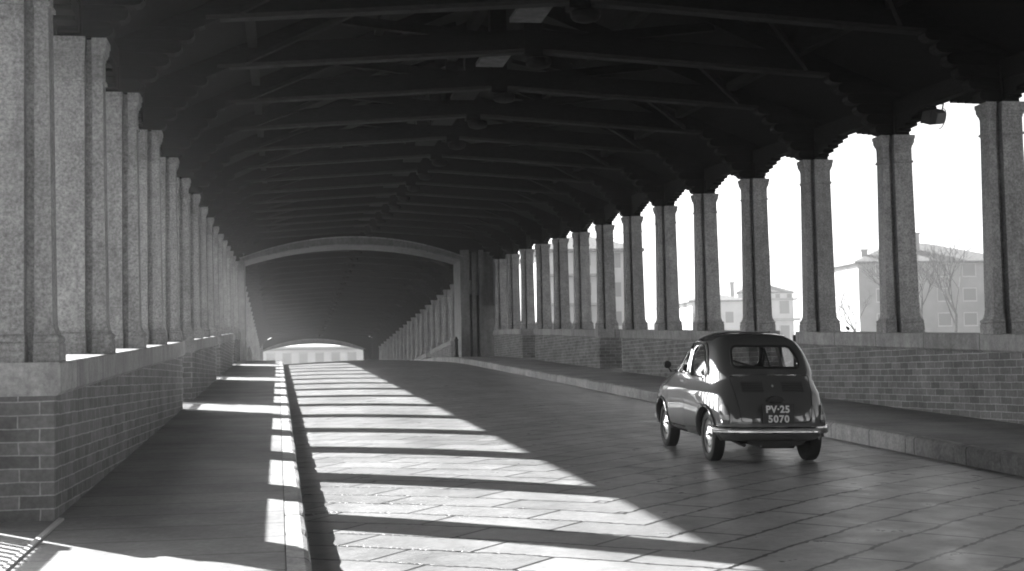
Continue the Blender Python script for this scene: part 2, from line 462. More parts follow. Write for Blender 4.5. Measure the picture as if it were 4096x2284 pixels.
# ------------------------------------------------------------------ trusses
def nose(mb, x, y, z, sg, L, h, w):        # stepped block with rounded end, running along x
    prof = [(0, h)]; n = 5
    prof += [(L-h*.6+h*.6*math.sin(a), h*.5+h*.5*math.cos(a)) for a in [math.pi*i/n/1 for i in range(n+1)]]
    prof += [(0, 0)]
    pts = [(x+sg*p[0], y-w/2, z+p[1]) for p in prof]
    mb.prism(pts, (0, w, 0))
def nose_y(mb, x, y, z, sg, L, h, w):
    prof = [(0, h)]; n = 5
    prof += [(L-h*.6+h*.6*math.sin(a), h*.5+h*.5*math.cos(a)) for a in [math.pi*i/n for i in range(n+1)]]
    prof += [(0, 0)]
    mb.prism([(x-w/2, y+sg*p[0], z+p[1]) for p in prof], (w, 0, 0))
XWL, XWR = XL-.43, XR+.43                  # pillar axes
def two_tone(o, test):                      # paler end grain and lower edges: bounce from the road put into their colour
    o.data.materials.append(M['underlit'])
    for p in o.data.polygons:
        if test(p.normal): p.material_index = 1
def make_truss(detail=True):
    t = thing('roof_truss', '', 'roof truss')
    for sg in (-1, 1):
        e = -.85 if sg < 0 else 8.65
        # tie beam half, lower edge chamfered
        pts = []
        for x, z in ((XM, 5.74), (e, 5.42)):
            pts.append([(x, -.13, z+.05), (x, -.10, z), (x, .10, z), (x, .13, z+.05), (x, .13, z+.34), (x, -.13, z+.34)])
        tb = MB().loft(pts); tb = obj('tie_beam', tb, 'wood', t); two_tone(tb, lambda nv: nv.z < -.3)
        xo = XWL-.75 if sg < 0 else XWR+.45; zo = (4.22 if sg < 0 else 4.83)
        mbr = MB()
        if sg < 0:
            mbr.beam((XM, 0, RIDGE-.14), (-2.15, 0, 5.06-.14), .2, .24); mbr.beam((-2.15, 0, 4.97), (-2.82, 0, 4.50), .12, .11)
        else: mbr.beam((XM, 0, RIDGE-.14), (9.95, 0, 5.12-.14), .2, .24)
        obj('rafter', mbr, 'wood', t)
        # stepped knee bracket, rounded noses
        kb = MB(); xs0 = XWL if sg < 0 else XWR; inn = 1 if sg < 0 else -1
        n = 6
        for k in range(n):
            z = ZTOP+.02+k*.165; L = .42+.13*k+.02*k
            nose(kb, xs0, 0, z, inn, L, .16, .22)
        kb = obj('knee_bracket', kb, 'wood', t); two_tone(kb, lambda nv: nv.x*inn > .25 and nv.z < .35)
        # post on the capital with stepped corbels running both ways along the parapet
        obj('post', MB().box(xs0-.12, xs0+.12, -.17, .17, ZTOP+.003, 4.80), 'wood', t)
        cb = MB()
        for k in range(6):
            z = 4.52+k*.047
            for d in (-1, 1): nose_y(cb, xs0, d*.17, z, d, .12+.23*k, .0465, .20)
        obj('corbel', cb, 'wood', t)
        st = MB().beam((XM+sg*.1, 0, 5.9), (XM+sg*2.9, 0, RIDGE-1.5), .14, .14); obj('strut', st, 'wood', t)
        wb = MB()
        wb.beam((XM+sg*2.6, .1, 5.75), (XM+sg*.8, SP-.3, RIDGE-.75), .07, .08)
        obj('wind_brace', wb, 'wood', t)
        wb = MB(); wb.beam((XM+sg*2.5, .1, 5.78), (XM+sg*4.3, SP-.3, 5.62), .06, .07); obj('wind_brace', wb, 'wood', t)
    kp = MB().box(XM-.14, XM+.14, -.14, .14, 5.66, RIDGE-.2)
    obj('king_post', kp, 'wood', t)
    # rounded boss under the king post
    bs = MB().lathe([(5.50, .02), (5.505, .10), (5.53, .17), (5.58, .2), (5.64, .2), (5.665, .15)], 'z', 14, (XM+.1, 0, 0)); obj('boss', bs, 'wood', t, 40)
    pk = MB().box(XM-.72, XM-.28, .14, 1.15, 5.76, 5.82); obj('soffit_plank', pk, 'plank' if detail else 'wood', t)  # near planks paler than far ones: light from below put into colour
    return t
truss0 = make_truss(); first = True
truss1 = make_truss(False); firstb = True
tr_y = [(ypil(i)+.29, i) for i in range(-5, 16)]
for y, i in tr_y:
    if 2 <= i <= 3: o = truss0 if first else copy_tree(truss0); first = False
    else: o = truss1 if firstb else copy_tree(truss1); firstb = False
    o.location = (0, y, zr(y))
    lab = '%s timber roof truss from the top edge of the photo, before the portal' % ORD[i-2] if i >= 2 else 'timber roof truss above or behind the camera, number %s back' % ORD[1-i]
    tag(o, lab, 'roof truss', 'roof trusses before the portal')
truss2 = make_truss(False)
for ch in truss2.children:
    while len(ch.data.materials) > 1: ch.data.materials.pop()
for j in range(0, NFAR):
    y = YFAR0+SP*j+.29; o = copy_tree(truss2) if j else truss2; o.location = (0, y, zr(y))
    tag(o, '%s dim timber roof truss beyond the portal' % ORD[j], 'roof truss', 'roof trusses beyond the portal')

# ------------------------------------------------------------------ portals
def arch_pts(xa, xb, zs, za, n=28):
    xm = (xa+xb)/2; h = (xb-xa)/2; r = za-zs; rad = (h*h+r*r)/(2*r); zc = za-rad
    return [(xa+(xb-xa)*i/n, zc+math.sqrt(max(0, rad*rad-(xa+(xb-xa)*i/n-xm)**2))) for i in range(n+1)]
def make_portal(y0, y1, label, detailed):
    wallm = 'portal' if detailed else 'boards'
    z0 = zr(y0)
    t = thing('stone_portal', label, 'portal', (0, y0, z0), 'arched portals across the bridge')
    xa, xb = -1.44, 8.10
    lo = arch_pts(xa, xb, 4.54, 5.26) if detailed else arch_pts(xa, xb, 4.20, 4.88); hi = arch_pts(xa-.16, xb+.16, 4.72, 5.64) if detailed else arch_pts(xa-.16, xb+.16, 4.30, 5.36)
    d = y1-y0
    def band(name, lo, hi, ya, yb, m):
        mb = MB(); rg = [[(l[0], ya, l[1]), (h[0], ya, h[1]), (h[0], yb, h[1]), (l[0], yb, l[1])] for l, h in zip(lo, hi)]
        mb.loft(rg); return obj(name, mb, m, t)
    ar = band('arch', lo, hi, 0, d, 'portal')
    rim = lo; rim2 = [(x, z+.04) for x, z in rim]
    band('lower_moulding', rim2 and rim, rim2, -.06, -.003, 'coping')
    r3 = [(x, z-.05) for x, z in hi]; band('upper_moulding', r3, hi, -.06, -.003, 'coping')
    # tympanum between arch and roof
    mb = MB()
    top = [(x, min(RIDGE-.475*abs(x-XM), 7.7)-.05) for x, z in hi]
    rg = [[(h[0], .06, h[1]-.02), (tp[0], .06, max(tp[1], h[1])), (tp[0], d-.06, max(tp[1], h[1])), (h[0], d-.06, h[1]-.02)] for h, tp in zip(hi, top)]
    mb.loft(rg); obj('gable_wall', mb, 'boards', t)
    sp = MB().prism([(8.15, .07, 4.92), (10.3, .07, 4.92), (9.75, .07, 4.98), (8.15, .07, 5.70)], (0, d-.14, 0)); obj('spandrel', sp, 'boards', t); sp = MB().prism([(-1.61, .07, 4.92), (-2.3, .07, 4.92), (-1.61, .07, 5.05)], (0, d-.14, 0))
    obj('spandrel', sp, 'boards', t)
    obj('pier', MB().box(-2.6, xa, 0, d, -.3, 5.0), 'portal', t)
    pr = MB().box(xb, 8.50, 0, d, -.3, 5.0)
    obj('pier', pr, wallm, t)
    # flank of the gatehouse on the right with two tall dark doors
    fl = MB().box(8.63, 8.82, .12, d, -.3, 5.0).box(8.95, 9.16, .05, d, -.3, 5.0).box(9.16, 10.6, .30, d, -.3, 5.0).box(8.50, 8.95, .33, d, 3.0, 5.0)
    fl.box(9.62, 10.6, -.93, .29, 2.55, 4.9)
    obj('side_wall', fl, wallm, t)
    for x0 in (8.495, 8.815):
        dr = MB().box(x0+.005, x0+.135, .36, .42, .05, 2.98)
        obj('door', dr, 'doorwood', t)
    if detailed: obj('transom_light', MB().box(8.51, 8.62, .28, .31, 3.05, 3.65), 'plaster2', t)
    return t
make_portal(YPORT, YPORT+2.6, 'pale arched portal halfway along the covered bridge', True)
make_portal(YEND-1.6, YEND-.2, 'small far portal where the bridge opens to daylight', False)

# dark bollard in front of the portal pier
t = thing('bollard', 'dark short bollard standing before the right pier of the portal', 'bollard', (7.78, YPORT-.7, zr(YPORT-.7)+ZSW))
obj('post', MB().lathe([(0, .11), (.08, .11), (.1, .085), (.7, .075), (.74, .095), (.78, .095), (.8, .06), (.9, .03)], 'z', 14), 'iron', t, 40)

# ------------------------------------------------------------------ river, banks, haze
mb = MB().box(-1500, 1500, -600, 3000, -9.2, -9.0); struct('river', mb, 'water', 'river below the bridge')
mb = MB()
prof = [(138, -9.1), (141.5, -3.0), (146, -.35), (2500, -.35), (2500, -9.5), (138, -9.5)]
mb.prism([(-1400, y, z) for y, z in prof], (2800, 0, 0)); struct('far_bank', mb, 'earth', 'far bank of the river')
mb = MB().prism([(-1400, y, z) for y, z in [(-300, -.6), (-9.5, -.6), (-2, -9.1), (-2, -9.5), (-300, -9.5)]], (2800, 0, 0)); struct('near_bank', mb, 'earth')

# ------------------------------------------------------------------ buildings
def house(name, label, x0, x1, y0, y1, z0, ze, zrdg, wins, m='plaster', sides=(), extras=None, over=.7, shut='shutter'):
    t = thing(name, label, 'building', (x0, y0, z0), 'houses beyond the river')
    w, d, h = x1-x0, y1-y0, ze-z0
    obj('wall', MB().box(0, w, 0, d, 0, h), m, t)
    if zrdg:
        rh = zrdg-z0; o = over; ridge = min(w, d)/2
        if w >= d: rp = [(ridge, d/2, rh), (w-ridge, d/2, rh)]
        else: rp = [(w/2, ridge, rh), (w/2, d-ridge, rh)]
        mb = MB(); e = [(-o, -o, h), (w+o, -o, h), (w+o, d+o, h), (-o, d+o, h)]
        eb = [(a, b, c-.22) for a, b, c in e]
        vs = eb+e+rp
        fs = [(3, 2, 1, 0), (0, 1, 5, 4), (1, 2, 6, 5), (2, 3, 7, 6), (3, 0, 4, 7)]
        if w >= d: fs += [(4, 5, 9, 8), (5, 6, 9), (6, 7, 8, 9), (7, 4, 8)]
        else: fs += [(4, 5, 8), (5, 6, 9, 8), (6, 7, 9), (7, 4, 8, 9)]
        mb.add(vs, fs); rf = obj('roof', mb, 'tile', t)
        for (cx, cy, ch, cw) in (extras or []):
            ck = MB().box(cx-cw/2, cx+cw/2, cy-cw/2, cy+cw/2, h-.2, ch-z0).box(cx-cw/2-.12, cx+cw/2+.12, cy-cw/2-.12, cy+cw/2+.12, ch-z0, ch-z0+.18)
            obj('chimney', ck, 'plaster', rf)
    for (wx, wz, ww, wh) in wins:
        fr = MB().box(wx-ww/2-.12, wx+ww/2+.12, -.09, -.004, wz-z0-.18, wz-z0-.02)
        fr.box(wx-ww/2-.1, wx-ww/2, -.06, -.004, wz-z0, wz-z0+wh).box(wx+ww/2, wx+ww/2+.1, -.06, -.004, wz-z0, wz-z0+wh).box(wx-ww/2-.1, wx+ww/2+.1, -.06, -.004, wz-z0+wh, wz-z0+wh+.12)
        f = obj('window', fr, 'plaster2', t)
        obj('shutter', MB().box(wx-ww/2, wx+ww/2, -.045, -.004, wz-z0, wz-z0+wh), shut, f)
    for (wy, wz, ww, wh) in sides:
        f = obj('window', MB().box(-.06, -.004, wy-ww/2, wy+ww/2, wz-z0, wz-z0+wh), 'shutter', t)
    return t
G = -.35
# A: big hipped house with shutters, right
winA = [(x, z, 1.7, 1.5) for x in (3.2, 6.8, 11.4, 14.9, 18.4) for z in (13.3-.2, 9.95, 6.8, 3.6)]
hA = house('apartment_house', 'wide hipped-roof house with rows of shuttered windows, largest behind the right pillars', 72.6, 93.5, 176, 192, G, 15.0, 18.0, winA, 'plaster',
      [(4, 12.5, 1.2, 1.9), (9, 12.5, 1.2, 1.9), (4, 8.6, 1.2, 1.9), (9, 8.6, 1.2, 1.9)], [(1.8, 2.6, 16.6, .8), (9.9, 4.5, 18.9, .7), (8.6, 4.5, 18.3, 1.8)])
# B: tower house + long low house
winB = [(7.3, 10.0, 1.5, 1.9), (3.4, 10.0, 1.5, 1.9), (7.3, 6.0, 1.4, 2.2), (3.4, 6.0, 1.4, 2.2)] + [(x, 12.35, .7, .65) for x in (2.2, 4.2, 6.3, 8.1)]
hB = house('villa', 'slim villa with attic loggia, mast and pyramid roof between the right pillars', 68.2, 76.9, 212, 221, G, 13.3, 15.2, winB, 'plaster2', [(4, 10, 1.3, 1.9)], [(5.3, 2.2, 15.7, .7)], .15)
obj('cornice', MB().box(-.5, 9.2, -.5, 9.5, 12.05-G, 12.28-G), 'plaster', hB); obj('cornice', MB().box(-.8, 9.5, -.8, 9.8, 8.95-G, 9.25-G), 'plaster', hB)
an = MB().tube((6.0, 2.2, 15.7-G), (6.0, 2.2, 20-G), .03)
for k in range(5): an.tube((5.6, 2.2, 16.6-G+k*.75), (6.4, 2.2, 16.6-G+k*.75), .025)
obj('antenna', an, 'iron', hB)
house('long_house', 'low long house with plain pale wall left of the slim villa', 60.0, 68.2, 208, 218, G, 11.9, 13.2, [(2, 8.6, 1.2, 1.6), (5.6, 8.6, 1.2, 1.6), (2, 5, 1.2, 1.6), (5.6, 5, 1.2, 1.6)], 'plaster2', (), [(7.0, 3, 14.6, .6)])
# C: balcony block at the far end
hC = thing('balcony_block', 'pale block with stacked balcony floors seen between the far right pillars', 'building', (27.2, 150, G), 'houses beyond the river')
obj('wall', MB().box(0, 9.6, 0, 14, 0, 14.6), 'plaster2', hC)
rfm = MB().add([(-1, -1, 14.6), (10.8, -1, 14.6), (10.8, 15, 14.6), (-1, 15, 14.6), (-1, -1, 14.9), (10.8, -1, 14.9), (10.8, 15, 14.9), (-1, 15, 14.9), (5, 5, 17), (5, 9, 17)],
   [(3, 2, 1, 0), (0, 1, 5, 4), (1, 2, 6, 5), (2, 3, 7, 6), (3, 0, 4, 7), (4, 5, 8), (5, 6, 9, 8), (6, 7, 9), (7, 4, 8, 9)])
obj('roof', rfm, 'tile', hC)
for k in range(4):
    z = 2.9+k*3.05
    bl = obj('balcony', MB().box(.4, 6.2, -1.3, -.004, z, z+.22), 'plaster', hC)
    obj('parapet_panel', MB().box(.4, 6.2, -1.3, -1.22, z+.22, z+1.05), 'plaster2', bl)
    obj('window', MB().box(1.2, 2.4, -.03, -.003, z+.3, z+2.4), 'shutter', hC); obj('window', MB().box(3.8, 5.2, -.03, -.003, z+.3, z+2.4), 'shutter', hC); obj('window', MB().box(7.2, 8.4, -.03, -.003, z+.9, z+2.4), 'shutter', hC)
# D: facade facing the far mouth of the bridge
winD = [(2.45+1.87*k, 3.1, .85, 1.42) for k in range(9)] + [(2.45+1.87*k, .5, .85, 1.6) for k in range(9)]
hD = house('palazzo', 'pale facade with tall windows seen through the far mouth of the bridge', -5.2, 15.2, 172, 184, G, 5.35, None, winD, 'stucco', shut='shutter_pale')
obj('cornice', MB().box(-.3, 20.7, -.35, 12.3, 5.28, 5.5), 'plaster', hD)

# ------------------------------------------------------------------ bare trees
def tree(label, x, y, h, spread, seed, lean=0):
    rnd = random.Random(seed); tr = MB(); tw = MB()
    def grow(p, d, L, r, lvl):
        q = p+d*L
        (tr if lvl < 2 else tw).tube(p, q, r, r*.68, 5 if lvl < 2 else 3, False)
        if lvl >= 7: return
        for k in range(2 if lvl < 1 else rnd.choice((2, 3, 3))):
            a = Vector((rnd.uniform(-1, 1), rnd.uniform(-1, 1), rnd.uniform(-.15, .7)))
            nd = (d+a*spread).normalized(); nd.z = max(nd.z, -.05)
            grow(q if k < 2 else p+d*L*.6, nd.normalized(), L*rnd.uniform(.6, .85), r*.62, lvl+1)
    t = thing('bare_tree', label, 'tree', (x, y, G), 'bare trees beyond the river')
    grow(Vector((0, 0, 0)), Vector((lean, 0, 1)).normalized(), h*.27, h*.02, 0)
    obj('trunk', tr, 'bark', t); obj('crown', tw, 'bark', t)
for a in [('tall bare tree in front of the wide hipped house, left one of the pair', 68.5, 150, 17, .75, 3, 0), ('bare tree before the wide hipped house, right one of the pair', 73.5, 152, 16, .7, 5, .05),
          ('bare tree at the left corner of the wide hipped house', 61.5, 151, 12.5, .8, 8, 0), ('slender bare tree in the gap left of the villa', 42.6, 152, 11, .7, 11, 0),
          ('small bare tree beside the balcony block', 39.2, 154, 8.5, .8, 13, 0)]: tree(*a)

# ------------------------------------------------------------------ the little car
def boolean(a, b, op):
    oa = bpy.data.objects.new('tmp', a); ob = bpy.data.objects.new('tmp', b); C.objects.link(oa); C.objects.link(ob)
    md = oa.modifiers.new('b', 'BOOLEAN'); md.operation = op; md.object = ob; md.solver = 'EXACT'
    dg = bpy.context.evaluated_depsgraph_get(); me = bpy.data.meshes.new_from_object(oa.evaluated_get(dg), depsgraph=dg)
    bpy.data.objects.remove(oa); bpy.data.objects.remove(ob); return me
PROF = [  # z, rear y, front y, half width, exponent
 (.235, -.42, 2.28, .545, 5), (.27, -.475, 2.34, .575, 5), (.33, -.515, 2.385, .592, 4.8), (.40, -.53, 2.40, .602, 4.6), (.48, -.525, 2.41, .608, 4.4),
 (.56, -.505, 2.395, .611, 4.2), (.64, -.47, 2.35, .609, 4.0), (.70, -.435, 2.28, .604, 3.9), (.725, -.42, 2.24, .598, 3.8), (.76, -.395, 2.16, .582, 3.7), (.82, -.35, 1.98, .562, 3.7), (.86, -.32, 1.80, .552, 3.7),
 (.89, -.30, 1.72, .546, 4.2), (.92, -.28, 1.60, .542, 4.4), (.97, -.24, 1.53, .534, 4.6), (1.03, -.185, 1.445, .522, 4.8), (1.09, -.125, 1.36, .508, 4.9), (1.15, -.06, 1.265, .489, 4.9), (1.20, .0, 1.18, .468, 4.8),
 (1.235, .05, 1.11, .447, 4.6), (1.265, .105, 1.04, .420, 4.3), (1.29, .165, .98, .388, 4.0), (1.31, .23, .92, .35, 3.6), (1.325, .31, .86, .29, 3.2), (1.333, .39, .80, .2, 2.8), (1.337, .47, .73, .08, 2.4)]
def pz(z):
    z = min(max(z, PROF[0][0]), PROF[-1][0])
    for a, b in zip(PROF, PROF[1:]):
        if z <= b[0]:
            t = (z-a[0])/(b[0]-a[0]); return [u+(v-u)*t for u, v in zip(a, b)]
def bulge(y, z):                          # rear and front wings
    f = 0
    for yc in (0.02, 1.85): f += .022*math.exp(-((y-yc)/.36)**2)*math.exp(-((z-.42)/.17)**2)
    return f
def side_x(y, z, off=0):
    _, yr, yf, w, n = pz(z); c = (yr+yf)/2; a = (yf-yr)/2
    k = min(1, abs((y-c)/a)); n = n+4 if y > c else n+2; return w*(1-k**n)**(1/n)+bulge(y, z)+off
def rear_y(x, z, off=0):
    _, yr, yf, w, n = pz(z); c = (yr+yf)/2; a = (yf-yr)/2
    n += 2; k = min(1, abs(x/w)); return c-a*(1-k**n)**(1/n)-off
def top_z(x, y):
    lo, hi = .9, PROF[-1][0]
    for _ in range(30):
        m_ = (lo+hi)/2; _, yr, yf, w, n = pz(m_); c = (yr+yf)/2; a = (yf-yr)/2
        n = n+4 if y > c else n+2
        if abs(x/w)**n+abs((y-c)/a)**n <= 1: lo = m_
        else: hi = m_
    return lo
def shell(ins, n=112):
    mb = MB(); rg = []
    zs = []
    for a, b in zip(PROF, PROF[1:]):
        zs += [a[0], (a[0]+b[0])/2]
    zs.append(PROF[-1][0])
    for z in zs:
        _, yr, yf, w, e = pz(z); c = (yr+yf)/2; A = max(.02, (yf-yr)/2-ins); B = max(.015, w-ins)
        zz = z if z > .3 else z+ins*(.3-z)/.065
        if z > 1.2: zz = z-ins*(z-1.2)/.137
        ring = []
        for i in range(n):
            t = 2*math.pi*i/n; cx, sy = math.cos(t), math.sin(t)
            q = e+4 if sy > 0 else e+2; y = c+A*math.copysign(abs(sy)**(2/q), sy); x = B*math.copysign(abs(cx)**(2/q), cx)
            x += math.copysign(bulge(y, z)*min(1, abs(x)/B)**6, x)
            ring.append((x, y, zz))
        rg.append(ring)
    mb.loft(rg); return mb.mesh('shell')
def rpoly(pts, r, seg=5):                  # polygon with rounded corners
    out = []; n = len(pts)
    for i in range(n):
        p0, p, p1 = Vector(pts[i-1]), Vector(pts[i]), Vector(pts[(i+1) % n])
        a = (p0-p); b = (p1-p); rr = min(r, a.length*.45, b.length*.45)
        A = p+a.normalized()*rr; B = p+b.normalized()*rr
        for k in range(seg+1):
            t = k/seg; out.append(tuple((A*(1-t)+p*t)*(1-t)+(p*(1-t)+B*t)*t))
    return out
def px(pts, x0, x1): return MB().prism([(x0, a, b) for a, b in pts], (x1-x0, 0, 0)).mesh('c')
def py(pts, y0, y1): return MB().prism([(a, y0, b) for a, b in pts], (0, y1-y0, 0)).mesh('c')
CARX, CARY = 4.985, 14.86
car = thing('vintage_car', 'small dark rounded two-door vintage car driving away on the right of the roadway', 'car', (CARX, CARY, zr(CARY)+camb(CARX)-.004))
car.rotation_euler = (math.atan(SL), math.atan(.020), R(-1.2))
QW = rpoly([(.19, .87), (.81, .87), (.83, 1.185), (.52, 1.20), (.31, 1.09)], .10)
DW = rpoly([(.93, .885), (1.56, .885), (1.20, 1.18), (.94, 1.195)], .05)
RW = rpoly([(-.37, .98), (.345, .98), (.298, 1.195), (-.325, 1.195)], .07)
FW = rpoly([(-.44, .955), (.44, .955), (.365, 1.185), (-.365, 1.185)], .07)
DOOR = rpoly([(.87, .30), (1.52, .30), (1.63, .85), (1.22, 1.215), (.885, 1.225)], .04, 3)
LID = rpoly([(-.365, .43), (.365, .43), (.425, .905), (-.425, .905)], .05, 4)
def scaled(p, d):
    cx = sum(a for a, b in p)/len(p); cz = sum(b for a, b in p)/len(p); s_ = max(abs(a-cx) for a, b in p)
    return [(cx+(a-cx)*(1+d/s_), cz+(b-cz)*(1+d/s_)) for a, b in p]
body = boolean(shell(0), shell(.03), 'DIFFERENCE')
for p in (QW, DW):
    for a, b in ((-1.5, -.3), (.3, 1.5)): body = boolean(body, px(p, a, b), 'DIFFERENCE')
body = boolean(body, py(RW, -1.2, .45), 'DIFFERENCE'); body = boolean(body, py(FW, .87, 2.113), 'DIFFERENCE')
for yc in (0, 1.85):
    cyl = MB().lathe([(-1, .30), (1, .30)], 'x', 40, (0, yc, .265)).mesh('c'); body = boolean(body, cyl, 'DIFFERENCE')
doorL = boolean(body, px(scaled(DOOR, -.004), -1.5, -.36), 'INTERSECT'); doorR = boolean(body, px(scaled(DOOR, -.004), .36, 1.5), 'INTERSECT')
lid = boolean(body, py(scaled(LID, -.004), -1.5, .2), 'INTERSECT')
body = boolean(body, px(scaled(DOOR, .004), -1.5, -.36), 'DIFFERENCE'); body = boolean(body, px(scaled(DOOR, .004), .36, 1.5), 'DIFFERENCE'); body = boolean(body, py(scaled(LID, .004), -1.5, .2), 'DIFFERENCE')
bo = obj('body', body, 'paint', car, 32)
for me, sg in ((doorL, -1), (doorR, 1)):
    d = obj('door', me, 'paint', car, 32)
    x = sg*(side_x(1.02, .80)+.018); hd = MB().beam((x, .95, .80), (x, 1.08, .80), .02, .022); hd.tube((x-sg*.025, .97, .80), (x, .97, .80), .008); hd.tube((x-sg*.025, 1.06, .80), (x, 1.06, .80), .008)
    obj('door_handle', hd, 'chrome', d)
lo = obj('engine_lid', lid, 'paint', car, 32)
thin = boolean(shell(.010), shell(.016), 'DIFFERENCE')
for p, nm in ((QW, 'quarter_window'), (DW, 'door_window')):
    for a, b in ((-1.5, -.3), (.3, 1.5)): obj(nm, boolean(thin, px(scaled(p, .003), a, b), 'INTERSECT'), 'glass', car, 40)
obj('rear_window', boolean(thin, py(scaled(RW, .003), -1.2, .45), 'INTERSECT'), 'glass', car, 40)
obj('windscreen', boolean(thin, py(scaled(FW, .003), .87, 2.113), 'INTERSECT'), 'glass', car, 40)
def loop_tube(pts, r, n=6):
    mb = MB(); k = len(pts)
    for i in range(k): mb.tube(pts[i], pts[(i+1) % k], r, r, n, False)
    return mb
for p in (QW, DW):
    for sg in (-1, 1): obj('window_trim', loop_tube([(sg*side_x(a, b, .002), a, b) for a, b in scaled(p, .012)], .009), 'chrome', car, 50)
obj('rear_window_seal', loop_tube([(a, rear_y(a, b, .002), b) for a, b in scaled(RW, .012)], .014), 'trim', car, 50)
# quarter light post in the door window
for sg in (-1, 1):
    obj('window_post', MB().tube((sg*side_x(1.34, .885), 1.34, .885), (sg*side_x(1.23, 1.155), 1.23, 1.155), .009), 'chrome', car, 50)
# drip rail over the side windows
for sg in (-1, 1):
    pts = [(a, b) for a, b in [(.10, .90), (.14, .98), (.20, 1.07), (.29, 1.15), (.40, 1.205), (.55, 1.232), (.75, 1.242), (.95, 1.24), (1.14, 1.225), (1.26, 1.185), (1.44, 1.04), (1.57, .93)]]
    q = [(sg*side_x(a, b, .004), a, b) for a, b in pts]; mb = MB()
    for u, v in zip(q, q[1:]): mb.tube(u, v, .011, .011, 6, False)
    obj('drip_rail', mb, 'paint', car, 50)
# wing lips
for yc in (0, 1.85):
    for sg in (-1, 1):
        mb = MB(); pr = None
        for k in range(23):
            a = R(-4+k*188/22); p = (yc+.315*math.cos(a), .265+.315*math.sin(a)); q = (sg*side_x(p[0], max(p[1], .25), .004), p[0], p[1])
            if pr: mb.tube(pr, q, .017, .017, 7, False)
            pr = q
        obj('wing_lip', mb, 'paint', car, 50)
        ww = MB(); ww.loft([[(sg*x_, yc+r_*math.cos(k*math.pi/12), .265+r_*math.sin(k*math.pi/12)) for x_, r_ in ((.30, .304), (.575, .304), (.575, .297), (.30, .297))] for k in range(13)])
        obj('wheel_well', ww, 'trim', car, 40)
# belt moulding crease
for sg in (-1, 1):
    mb = MB(); pr = None
    for k in range(24):
        y = -.12+k*2.0/23; q = (sg*side_x(y, .725, .001), y, .725)
        if pr: mb.tube(pr, q, .006, .006, 5, False)
        pr = q
    obj('side_moulding', mb, 'paint', car, 50)
# wheels
def wheel(x, yc, sg):
    w = obj('wheel', MB().lathe([(-.02*sg, .02), (-.02*sg, .175), (.045*sg, .185), (.05*sg, .175), (.03*sg, .16), (.02*sg, .10), (.02*sg, .02)], 'x', 32), 'rim', car, 40)
    w.location = (x, yc, .262)
    prof = [(-.058, .18), (-.066, .20), (-.064, .235), (-.054, .257), (-.03, .264), (.03, .264), (.054, .257), (.064, .235), (.066, .20), (.058, .18)]
    obj('tyre', MB().lathe([(a*sg, r) for a, r in prof]+[(prof[0][0]*sg, prof[0][1])], 'x', 40), 'rubber', w, 40)
    obj('hubcap', MB().lathe([(.02*sg, .125), (.045*sg, .12), (.058*sg, .10), (.062*sg, .06), (.075*sg, .03), (.078*sg, .005)], 'x', 28), 'chrome', w, 40)
for yc in (0, 1.85):
    for sg in (-1, 1): wheel(sg*.515, yc, sg)
# bumpers
def sweep(pts, prof):                       # prof in (outward, z)
    rg = []
    for i, p in enumerate(pts):
        a = Vector(pts[max(i-1, 0)]); b = Vector(pts[min(i+1, len(pts)-1)]); t = (b-a); nrm = Vector((-t.y, t.x)).normalized()
        rg.append([(p[0]+nrm.x*u, p[1]+nrm.y*u, z) for u, z in prof])
    return MB().loft(rg)
def outline(z, off, y1, rear=True, n=30):
    _, yr, yf, w, e = pz(z); out = []
    for i in range(n+1):
        s_ = -1+2*i/n; x = w*math.copysign(abs(s_)**.75, s_)*.999
        out.append((x, rear_y(x, z)))
    return out
bp = outline(.37, 0, 0); bp = [(bp[0][0]-.0, .0-.24)]*0 + [(x, y) for x, y in bp if y < -.24]
bprof = [(-.028, .315), (-.046, .318), (-.056, .335), (-.052, .36), (-.058, .374), (-.05, .39), (-.028, .392)]
obj('rear_bumper', sweep(bp, bprof), 'chrome', car, 35)
fp = [(-x, 1.87-(y)) for x, y in bp]; obj('front_bumper', sweep(fp, bprof), 'chrome', car, 35)

# tail lamps
for sg in (-1, 1):
    mb = MB(); zz = [.42, .43, .46, .52, .57, .595, .605]; rg = []
    for z in zz:
        hw = .038*math.sin(math.pi*min(max((z-.41)/.205, .12), .88))**.4; hw = max(hw, .012); r = []
        for k in range(9):
            t = -1+2*k/8; x = sg*.515+t*hw; out = .012+.022*math.sqrt(max(0, 1-t*t)); r.append((x, rear_y(x, z, out), z))
        for k in range(8, -1, -1):
            t = -1+2*k/8; x = sg*.515+t*hw; r.append((x, rear_y(x, z, -.01), z))
        rg.append(r)
    lm = obj('tail_lamp', MB().loft(rg), 'lamp', car, 40)
    mb = MB(); rg = []
    for z in (.455, .46, .50, .505):
        r = [(sg*.515+t*.034, rear_y(sg*.515+t*.034, z, .014+.024*math.sqrt(1-t*t)), z) for t in (-1, -.7, -.35, 0, .35, .7, 1)]
        r += [(sg*.515+t*.034, rear_y(sg*.515+t*.034, z, 0), z) for t in (1, 0, -1)]
        rg.append(r)
    obj('lens', MB().loft(rg), 'lampw', lm, 40)
